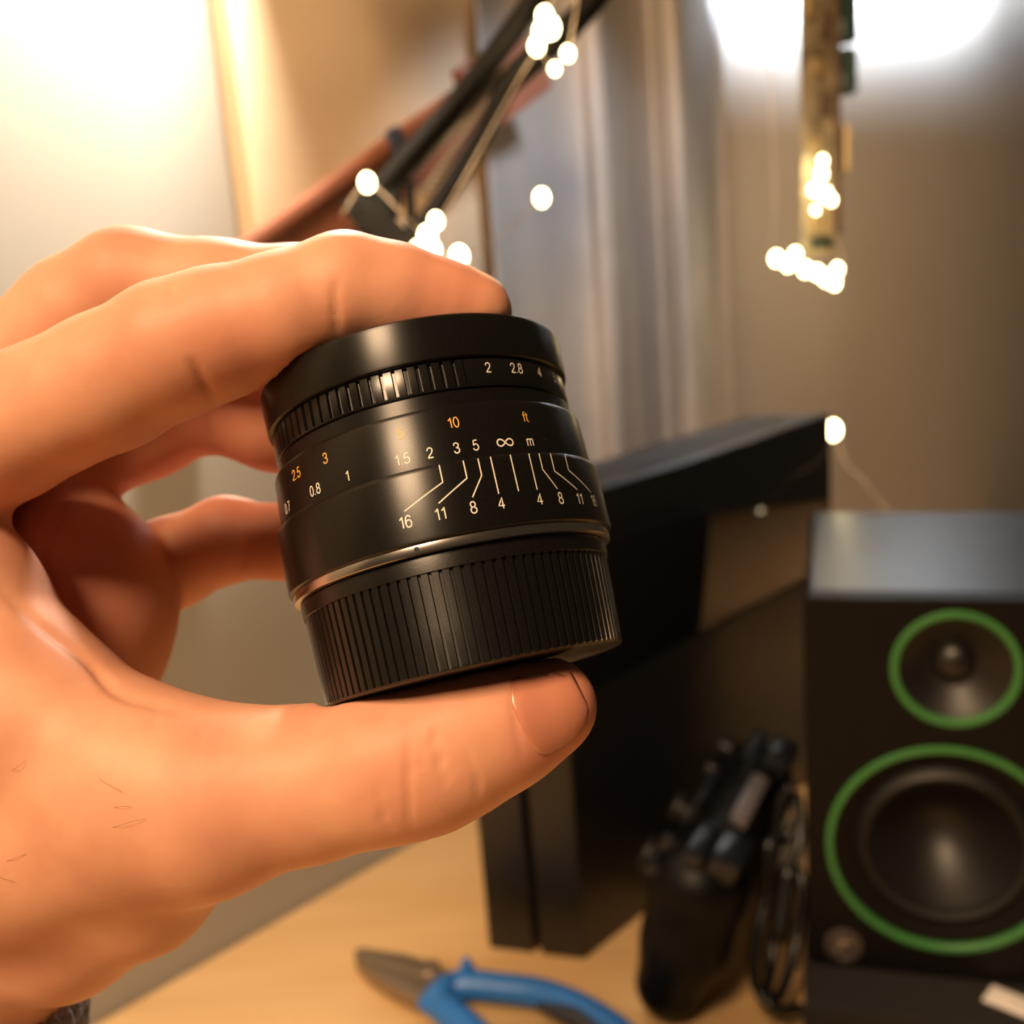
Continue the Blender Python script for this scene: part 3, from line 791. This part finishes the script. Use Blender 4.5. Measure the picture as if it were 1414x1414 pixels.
def driver(c, prof, name, m, n=96):
    return obj(name, *sx_(xf(lathe([(r, z) for r, z in prof], n), (c[0], 0, c[1]), (1, 0, 0), (0, 0, 1), (0, -1, 0))), m, spk, sharp=40)
driver(WC, [(.0580, -.004), (.0580, .0006), (.0574, .0014), (.0550, .0014), (.0543, .0006), (.0543, -.004)], 'green_ring', M['green'])
driver(WC, [(.0545, -.0022), (.0520, -.003), (.0475, -.0048), (.0440, -.0062)], 'woofer_flange', M['spk_front'])
driver(WC, [(.0440, -.0062), (.0425, -.0028), (.0400, -.0012), (.0375, -.0024), (.0362, -.0060)], 'surround', M['rubber'])
dish = lambda r: (r, -.0060 - .030 * (1 - (r / .0364) ** 2))
driver(WC, [dish(r) for r in np.linspace(.0364, .0150, 10)], 'cone', M['cone'])
driver(WC, [(r, dish(r)[1]) for r in np.linspace(.0150, .0002, 8)], 'dust_cap', M['cone'])
driver(TC, [(.0300, -.004), (.0300, .0006), (.0294, .0013), (.0272, .0013), (.0265, .0005), (.0265, -.004)], 'green_ring', M['green'])
driver(TC, [(.0267, -.0022), (.022, -.0048), (.016, -.0092), (.0115, -.0120), (.0105, -.0122)], 'waveguide', M['cone'])
driver(TC, [(.0107, -.0122), (.0095, -.0085), (.007, -.0060), (.0035, -.0046), (.0002, -.0042)], 'tweeter_dome', M['matte_black'])
# round maker's badge: a disc with a bent running figure, raised
bc = (.0183, .0133)
badge = driver(bc, [(.0098, -.001), (.0098, .0006), (.0092, .0010), (.0084, .0010), (.0080, .0005), (.0002, .0005)], 'badge', M['emblem'], 48)
def bl(pts, r): return sx_(xf(tube([(bc[0] + p[0] * mm, -.0009, bc[1] + p[1] * mm) for p in pts], r * mm, 8, 4), (0, 0, 0), (1, 0, 0), (0, 1, 0), (0, 0, 1)))
for pts, r in (([(-3.5, 1), (-.5, 2.5), (2.5, 1.5), (4.5, 3)], 1.0), ([(0, 2.2), (-.6, -1), (1.8, -3)], 1.1), ([(-.6, -1), (-3.6, -2.6), (-4.5, -4.6)], .9), ([(1.8, -3), (.8, -5.6)], .8)):
    o = obj('emblem_stroke', *bl(pts, r), M['steel'], None); o.parent = badge; o.matrix_parent_inverse = badge.matrix_parent_inverse.copy() if False else Matrix.Identity(4)
    o.matrix_parent_inverse = (Matrix.Translation(Vector(spk.location)) @ badge.matrix_parent_inverse).inverted()
driver((.1175, .0195), [(.0075, -.001), (.0075, .006), (.0068, .0078), (.0002, .0078)], 'volume_knob', M['matte_black'], 40)
# foam pad under it and paper tag
pad = obj('foam_pad', *sx_(prism([(-.002, -.034), (.150, -.034), (.150, .16), (-.002, .16)], -SS[2], -.0004, .002, 2)), M['foam'])
tag(pad, 'dark foam pad lying flat under the desktop speaker', 'pad')
tg = thing('paper_tag', 'small white paper tag lying on the dark foam pad', 'tag', SS + sn * .105 + sd * -.012)
p0 = on_z(1368, 1352, SS[2] + .0002); p1 = on_z(1440, 1380, SS[2] + .0002); q0 = on_z(1366, 1376, SS[2] + .0002)
p0 = p0 - sd * .006; p1 = p1 - sd * .006; q0 = q0 - sd * .006
eu = (p1 - p0); eu /= np.linalg.norm(eu); ev = np.cross(UPV, eu); hgt = abs((q0 - p0) @ ev)
obj('paper', *xf(rbox((0, -hgt, .0), (.04, 0, .0012), .0003), p0, eu, ev, UPV), M['paper'], tg, sharp=30)
for k in range(2):
    obj('printed_line', *xf(rbox((.012, -hgt * (.42 + .25 * k), .0012), (.036, -hgt * (.36 + .25 * k), .00125), 0), p0, eu, ev, UPV), M['grey_print'], tg, False)

# ================================================================== GAMEPAD
gf = Field((-.10, -.052, -.045), (.10, .105, .045), .0016)
g = gf.new()
gf.chain(g, [((-.058, 0, 0), .0235), ((0, -.004, 0), .0205), ((.058, 0, 0), .0235)], .008)
gf.chain(g, [((-.03, .016, 0), .019), ((.03, .016, 0), .019)], .01)
for s in (-1, 1):
    gf.chain(g, [((s * .054, .004, -.002), .0245), ((s * .060, .032, -.008), .0220), ((s * .064, .060, -.012), .0185)], .010)
gv, gq = surface_nets(g, gf.lo, gf.h); gv = laplacian(gv, gq, 4, .5)
gyaw = rad(27); ex = np.array([math.sin(gyaw), math.cos(gyaw), 0]); lp = np.array([-math.cos(gyaw), math.sin(gyaw), 0])
G = -UPV * .90 + lp * .436; Nf = lp * .90 + UPV * .436
T = on_z(925, 1358, .0186)
GC = T - ex * (-.064) - G * .060 - Nf * (-.012)
gp = thing('gamepad', 'black game controller standing on its grips beside the speaker', 'controller', T - UPV * .019)
def gx(vf): return xf(vf, GC, ex, G, Nf)
obj('shell', *gx((gv.tolist(), gq.tolist())), M['pad_black'], gp)
obj('touchpad', *gx(rbox((-.026, -.020, .017), (.026, .008, .0222), .002)), M['pad_face'], gp, sharp=35)
for s in (-1, 1):
    st = lathe([(.0002, .034), (.0082, .034), (.0096, .0325), (.0096, .030), (.006, .0285), (.0055, .016), (.0002, .016)], 28)
    obj('analog_stick', *gx(xf(st, (s * .027, .022, 0), (1, 0, 0), (0, 1, 0), (0, 0, 1))), M['rubber'], gp, sharp=40)
    obj('shoulder_button', *gx(rbox((s * .058 - .017, -.028, .002), (s * .058 + .017, -.018, .013), .003)), M['pad_face'], gp, sharp=35)
    obj('trigger', *gx(rbox((s * .058 - .016, -.034, -.016), (s * .058 + .016, -.018, .001), .005)), M['pad_face'], gp, sharp=35)
for dx, dy in ((0, -.0115), (.0115, 0), (0, .0115), (-.0115, 0)):
    bt = lathe([(.0002, .0275), (.0042, .0275), (.005, .0268), (.005, .02), (.0002, .02)], 20)
    obj('face_button', *gx(xf(bt, (.057 + dx, -.002 + dy, 0), (1, 0, 0), (0, 1, 0), (0, 0, 1))), M['pad_face'], gp, sharp=40)
    w, h = (.0034, .0052) if dx == 0 else (.0052, .0034)
    obj('direction_button', *gx(rbox((-.057 + dx * .8 - w, -.002 + dy * .8 - h, .018), (-.057 + dx * .8 + w, -.002 + dy * .8 + h, .0265), .001)), M['pad_face'], gp, sharp=35)
obj('light_bar', *gx(rbox((-.026, -.0282, -.0085), (.026, -.0190, .0015), .002)), M['lightbar'], gp, sharp=35)

# cable bundle
def Z(px, py, z): return W(px, py, z)
def Z(px, py, z): return W(px, py, z - .035 - max(0, (1300 - py)) * .00012)
cab_pts = [Z(1092, 1085, .66), Z(1078, 1110, .66), Z(1070, 1180, .65), Z(1052, 1260, .635), Z(1040, 1330, .615), Z(1052, 1378, .60), Z(1078, 1372, .605), Z(1100, 1300, .62), Z(1108, 1220, .635), Z(1090, 1200, .645),
           Z(1072, 1260, .632), Z(1066, 1330, .618), Z(1058, 1380, .60), Z(1080, 1396, .597), Z(1106, 1392, .60)]
def lift(P, r):
    q = np.array(P, float); q[2] = max(q[2], r); return q
cbl = thing('charging_cable', 'black charging cable bundled in loops between controller and speaker', 'cable', on_z(1070, 1385))
obj('cord', *tube([lift(p, .0032) for p in smooth_path(cab_pts, 6)], .0030, 8, 0), M['cable'], cbl)
obj('cord', *tube([lift(p, .0032) for p in smooth_path([Z(1100, 1095, .67), Z(1102, 1130, .665), Z(1084, 1160, .66), Z(1062, 1165, .65), Z(1060, 1240, .64), Z(1078, 1220, .64), Z(1105, 1160, .65), Z(1098, 1100, .67)], 6)], .0030, 8, 0), M['cable'], cbl)
obj('plug', *tube([Z(1090, 1195, .642), Z(1083, 1240, .634), Z(1074, 1300, .622)], .0052, 12, 3), M['cable'], cbl)

# ================================================================== PLIERS
def D(px, py, h=.008): return on_z(px, py, h)
pl = thing('pliers', 'combination pliers with blue plastic handles lying on the desk', 'pliers', on_z(600, 1380))
def plate(pxs, z0, z1, r=.0012):
    P = [D(x, y, (z0 + z1) / 2) for x, y in pxs]
    if sum(a[0] * b[1] - b[0] * a[1] for a, b in zip(P, P[1:] + P[:1])) < 0: P = P[::-1]
    return prism([(p[0], p[1]) for p in P], z0, z1, r, 2)
obj('jaw', *plate([(489, 1322), (500, 1317), (560, 1326), (592, 1336), (612, 1352), (608, 1366), (560, 1352), (505, 1338)], .003, .013), M['steel'], pl, sharp=35)
obj('jaw', *plate([(490, 1328), (505, 1340), (560, 1354), (606, 1368), (600, 1388), (572, 1386), (540, 1370), (510, 1350)], .003, .012), M['steel'], pl, sharp=35)
obj('pivot', *xf(lathe([(.0002, .0145), (.006, .0145), (.0068, .0138), (.0068, .003), (.0002, .003)], 24), D(596, 1364, .0) * [1, 1, 0], (1, 0, 0), (0, 1, 0), (0, 0, 1)), M['steel'], pl, sharp=35)
h1 = [D(605, 1368, .009), D(640, 1360, .010), D(690, 1364, .010), D(745, 1372, .010), D(800, 1394, .010), D(850, 1425, .010), D(900, 1470, .010)]
o = obj('handle', *tube(h1, [.0075, .0088, .0085, .0085, .009, .009, .0085], 14, 6, .95), M['blue'], pl)
h2 = [D(600, 1382, .009), D(615, 1394, .010), D(650, 1424, .010), D(700, 1475, .010), D(760, 1540, .010)]
obj('handle', *tube(h2, [.008, .0090, .0086, .0086, .009], 14, 6, .95), M['blue'], pl)
obj('handle_guard', *tube([D(646, 1362, .006), D(645, 1342, .016), D(644, 1324, .025)], [.0075, .0055, .002], 12, 4), M['blue'], pl)
obj('handle_guard', *tube([D(590, 1396, .006), D(604, 1376, .012), D(622, 1352, .015)], [.0075, .0078, .0050], 12, 4), M['blue'], pl)
obj('grip_insert', *tube([D(742, 1388, .0118), D(790, 1404, .0118), D(830, 1428, .0118)], [.002, .0055, .004], 10, 5), M['blue2'], pl)

# ================================================================== SCISSOR ARM, WOODEN BAR
AZ = .535
arm = thing('lamp_arm', 'black sprung scissor arm with an elbow joint rising to the upper right', 'lamp arm', W(560, 360, AZ))
A_ = lambda x, y, z=AZ: W(x, y, z)
obj('upper_bar', *tube([A_(492, 300), A_(620, 155), A_(690, 66), A_(752, -20), A_(860, -170)], .0060, 10, 4), M['arm_black'], arm)
obj('lower_bar', *tube([A_(560, 345), A_(615, 270), A_(668, 185), A_(700, 120), A_(745, 75), A_(820, 0), A_(925, -150)], [.0055, .0052, .0050, .0058, .0066, .0064, .0064], 10, 4), M['arm_black'], arm)
obj('rod', *tube([A_(535, 268, AZ + .01), A_(630, 165, AZ + .01), A_(735, 75, AZ + .01)], .0046, 10, 2), M['arm_rod'], arm)
obj('spring', *tube([A_(585, 268, AZ + .004) + np.array([0, 0, 0])] + [A_(585 + (690 - 585) * k / 60, 268 + (120 - 268) * k / 60, AZ + .004) + .0028 * (math.cos(k * 1.6) * CR + math.sin(k * 1.6) * CF) for k in range(61)], .0011, 6, 2), M['arm_rod'], arm)
ep = [A_(x, y, AZ - .004) for x, y in ((474, 288), (486, 279), (520, 284), (548, 268), (556, 276), (540, 300), (562, 322), (600, 322), (606, 340), (585, 356), (540, 348), (498, 322))]
c_ = sum(ep) / len(ep)
pv = [((p - c_) @ CR, (p - c_) @ CU) for p in ep][::-1]
for zo in (-.006, .008):
    obj('elbow_plate', *xf(prism(pv, 0, .002, .0004, 1), c_ - CF * zo, CR, CU, -CF), M['arm_black'], arm, sharp=35)
for x, y in ((492, 298), (520, 300), (552, 315), (582, 335)):
    obj('bolt', *xf(lathe([(.0002, .006), (.003, .006), (.0036, .005), (.0036, -.012), (.0002, -.012)], 14), A_(x, y, AZ - .005), CR, CU, -CF), M['arm_rod'], arm, sharp=35)
hz = np.asarray(HAIM) / np.linalg.norm(HAIM); hx = np.cross(hz, UPV); hx /= np.linalg.norm(hx); hy = np.cross(hz, hx)
obj('lamp_shade', *xf(lathe([(.050, .045), (.048, .02), (.034, -.02), (.018, -.05), (.010, -.06), (.0002, -.06), (.0002, -.062), (.012, -.062), (.020, -.051), (.036, -.02), (.050, .02), (.052, .045)], 40), HEAD, hx, hy, hz), M['arm_black'], arm, sharp=40)
for xa, ya, xb, yb in ((549, 262, 541, 330), (566, 252, 568, 335)):
    obj('rib', *tube([A_(xa, ya), A_((xa + xb) / 2, (ya + yb) / 2), A_(xb, yb)], .0026, 8, 2), M['arm_black'], arm)
mt = on_plane(600, 640, WN, WD)
obj('lower_bar', *tube([A_(555, 340), A_(580, 470), mt - WN * .05], .0055, 10, 2), M['arm_black'], arm)
obj('wall_bracket', *xf(rbox((-.02, -.055, -.035), (.02, -.0006, .035), .003), mt, WT, WN, UPV), M['arm_black'], arm, sharp=35)

bw = .075
b0 = on_plane(300, 415, WN, WD - bw); b1 = on_plane(752, 84, WN, WD - bw)
ed_ = (b1 - b0); bl_ = np.linalg.norm(ed_); ed_ /= bl_; en = np.cross(ed_, WN)
wb = thing('wooden_bar', 'reddish brown wooden bar slanting behind the black scissor arm', 'bar', (b0 + b1) / 2)
obj('board', *xf(rbox((0, -.017, 0), (bl_, .017, .008), .002), b0, ed_, en, WN), M['red_wood'], wb, sharp=35)
obj('ridge', *xf(rbox((0, .010, -.005), (bl_, .0175, .0), .0015), b0, ed_, en, WN), M['red_wood'], wb, sharp=35)
obj('end_peg', *xf(rbox((bl_ - .075, .016, -.003), (bl_ - .056, .026, .006), .002), b0, ed_, en, WN), M['red_wood'], wb, sharp=35)
obj('clip', *xf(rbox((bl_ * .48, .004, -.010), (bl_ * .48 + .010, .022, -.004), .002), b0, ed_, en, WN), mat('dark_blue_clip', (.05, .06, .10), .4), wb, sharp=35)
obj('wall_spacer', *xf(rbox((.01, -.010, .008), (.03, .010, bw - .0005), .001), b0, ed_, en, WN), M['red_wood'], wb, sharp=35)

# ================================================================== HANGING CIRCUIT BOARD
BZ = .86
bp0 = W(1134, 345, BZ); bx = np.array([math.cos(rad(-20)), math.sin(rad(-20)), 0]) ; bx = np.array([.80, .60, 0]); bn = np.array([.60, -.80, 0])
pcb = thing('circuit_board', 'narrow brownish circuit board hanging on edge, lit by fairy lights', 'circuit board', bp0)
def bx_(vf): return xf(vf, bp0, bx, -bn, UPV)       # x to the right, y away, z up
tilt = lambda z: 0.0
obj('board', *bx_(rbox((-.022, 0, -.005), (.022, .0016, .40), .0004)), M['pcb'], pcb, sharp=35)
obj('edge_rail', *bx_(rbox((.0185, -.002, .01), (.0245, .0035, .40), .0008)), M['pcb_edge'], pcb, sharp=35)
for zc, rr, hh in ((.173, .012, .036), (.134, .0115, .034), (.215, .012, .036)):
    obj('capacitor', *bx_(xf(lathe([(.0002, 0), (rr * .8, 0), (rr, .003), (rr, hh * .45), (rr * .9, hh * .5), (rr, hh * .55), (rr, hh - .003), (rr * .8, hh), (.0002, hh)], 24), (.037, .006, zc - hh / 2), (1, 0, 0), (0, 1, 0), (0, 0, 1))), M['dk_green'], pcb, sharp=35)
obj('connector', *bx_(rbox((.0245, -.002, .058), (.0285, .012, .093), .0008)), M['hole'], pcb, sharp=35)
obj('connector_shell', *bx_(rbox((.0285, -.003, .059), (.0345, .012, .094), .001)), M['gold'], pcb, sharp=35)
obj('mounting_tab', *bx_(prism([(-.014, 0), (.010, 0), (.010, .024), (-.010, .026), (-.014, .020)], 0, .002, .0003, 1)), M['gold'], pcb, sharp=35)
tb = bpy.data.objects[[o.name for o in pcb.children][-1]]
tb.matrix_basis = Matrix.Identity(4)
# stand the tab upright on the face
tv = xf(prism([(-.014, .012), (.010, .012), (.010, .036), (-.010, .038), (-.014, .032)], 0, .002, .0003, 1), bp0 + bn * .0004, bx, UPV, bn)
for v_, p_ in zip(tb.data.vertices, tv[0]): v_.co = Vector(p_)
obj('screw', *xf(lathe([(.0002, .0032), (.002, .0032), (.0026, .002), (.0026, 0), (.0002, 0)], 14), bp0 + bx * -.002 + UPV * .024, bx, UPV, bn), M['pcb_edge'], pcb, sharp=35)
obj('chip', *bx_(rbox((-.013, -.0022, .002), (.012, .0004, .009), .0004)), M['dk_green'], pcb, sharp=35)
for k, (x0, z0, w_, h_) in enumerate(((-.014, .075, .012, .010), (.002, .10, .010, .016), (-.010, .13, .016, .012), (.004, .155, .008, .02), (-.016, .17, .01, .014))):
    obj('chip', *bx_(rbox((x0, -.0024, z0), (x0 + w_, .0004, z0 + h_), .0005)), M['pcb_edge'] if k % 2 else M['gold'], pcb, sharp=35)
obj('hanging_cord', *tube([bp0 + UPV * .395, bp0 + UPV * .60, bp0 + UPV * 1.0], .0015, 6, 2), M['cable'], pcb)

# ================================================================== FAIRY LIGHTS
def string(label, wire_runs, bulbs, loc):
    t = thing('fairy_lights', label, 'string lights', loc)
    for w_ in wire_runs: obj('wire', *tube(w_, .00042, 6, 5), M['copper'], t)
    for (p, r, m_) in bulbs:
        obj('bulb', *ball(p, r, 10, (1, 1, 1.25)), M[m_], t)
    return t
FZ = AZ - .022
b_arm = [(507, 252, FZ, .0034), (578, 345, FZ, .0034), (590, 326, FZ, .0038), (602, 305, FZ + .005, .003), (597, 345, FZ, .0034), (634, 354, FZ, .0038), (748, 273, AZ + .02, .0034), (752, 22, FZ, .0034), (760, 38, FZ, .0040), (748, 44, FZ, .0036), (741, 64, FZ, .0032),
         (784, 74, FZ, .0027), (766, 95, FZ, .0022)]
string('fairy lights wound around the black scissor arm', [
    [W(470, 300, FZ), W(507, 254, FZ), W(560, 300, FZ - .004), W(592, 332, FZ), W(612, 350, FZ), W(635, 356, FZ), W(690, 325, FZ + .02), W(730, 292, AZ + .015), W(748, 275, AZ + .02)],
    [W(592, 330, FZ), W(650, 230, FZ - .004), W(705, 130, FZ), W(742, 66, FZ), W(755, 30, FZ), W(770, -40, FZ)],
    [W(742, 66, FZ), W(766, 95, FZ), W(784, 76, FZ), W(800, -20, FZ)]],
    [(W(x, y, z), r, 'led') for x, y, z, r in b_arm], W(590, 330, FZ))
QZ = BZ - .03
b_pcb = [(1072, 357, QZ, .0042), (1088, 364, QZ, .0042), (1098, 352, QZ, .0040), (1112, 372, QZ, .0042), (1128, 376, QZ, .0040), (1140, 384, QZ, .0042), (1152, 390, QZ, .0040), (1156, 372, QZ, .0036)]
b_dim = [(1136, 222, QZ, .0030), (1134, 240, QZ, .0038), (1124, 262, QZ, .0036), (1140, 268, QZ, .0040), (1148, 276, QZ, .003), (1126, 290, QZ, .0022)]
string('fairy lights draped over the hanging circuit board and down the wall', [
    [W(1062, 40, QZ), W(1063, 92, QZ), W(1067, 190, QZ), W(1070, 270, QZ), W(1068, 340, QZ), W(1085, 362, QZ), W(1120, 372, QZ), W(1155, 392, QZ), W(1162, 355, QZ), W(1140, 300, QZ), W(1122, 290, QZ), W(1146, 270, QZ), W(1136, 220, QZ)],
    [W(1120, 700, .86), W(1135, 630, .83), W(1150, 594, .80), W(1168, 640, .79), W(1190, 660, .78), W(1212, 690, .775), W(1237, 722, .77), W(1250, 790, .78)]],
    [(W(x, y, z), r, 'led') for x, y, z, r in b_pcb + [(1150, 594, .80, .0056)]] + [(W(x, y, z), r, 'led') for x, y, z, r in b_dim] + [(W(1237, 722, .77), .0022, 'led_dim')], W(1120, 372, QZ))
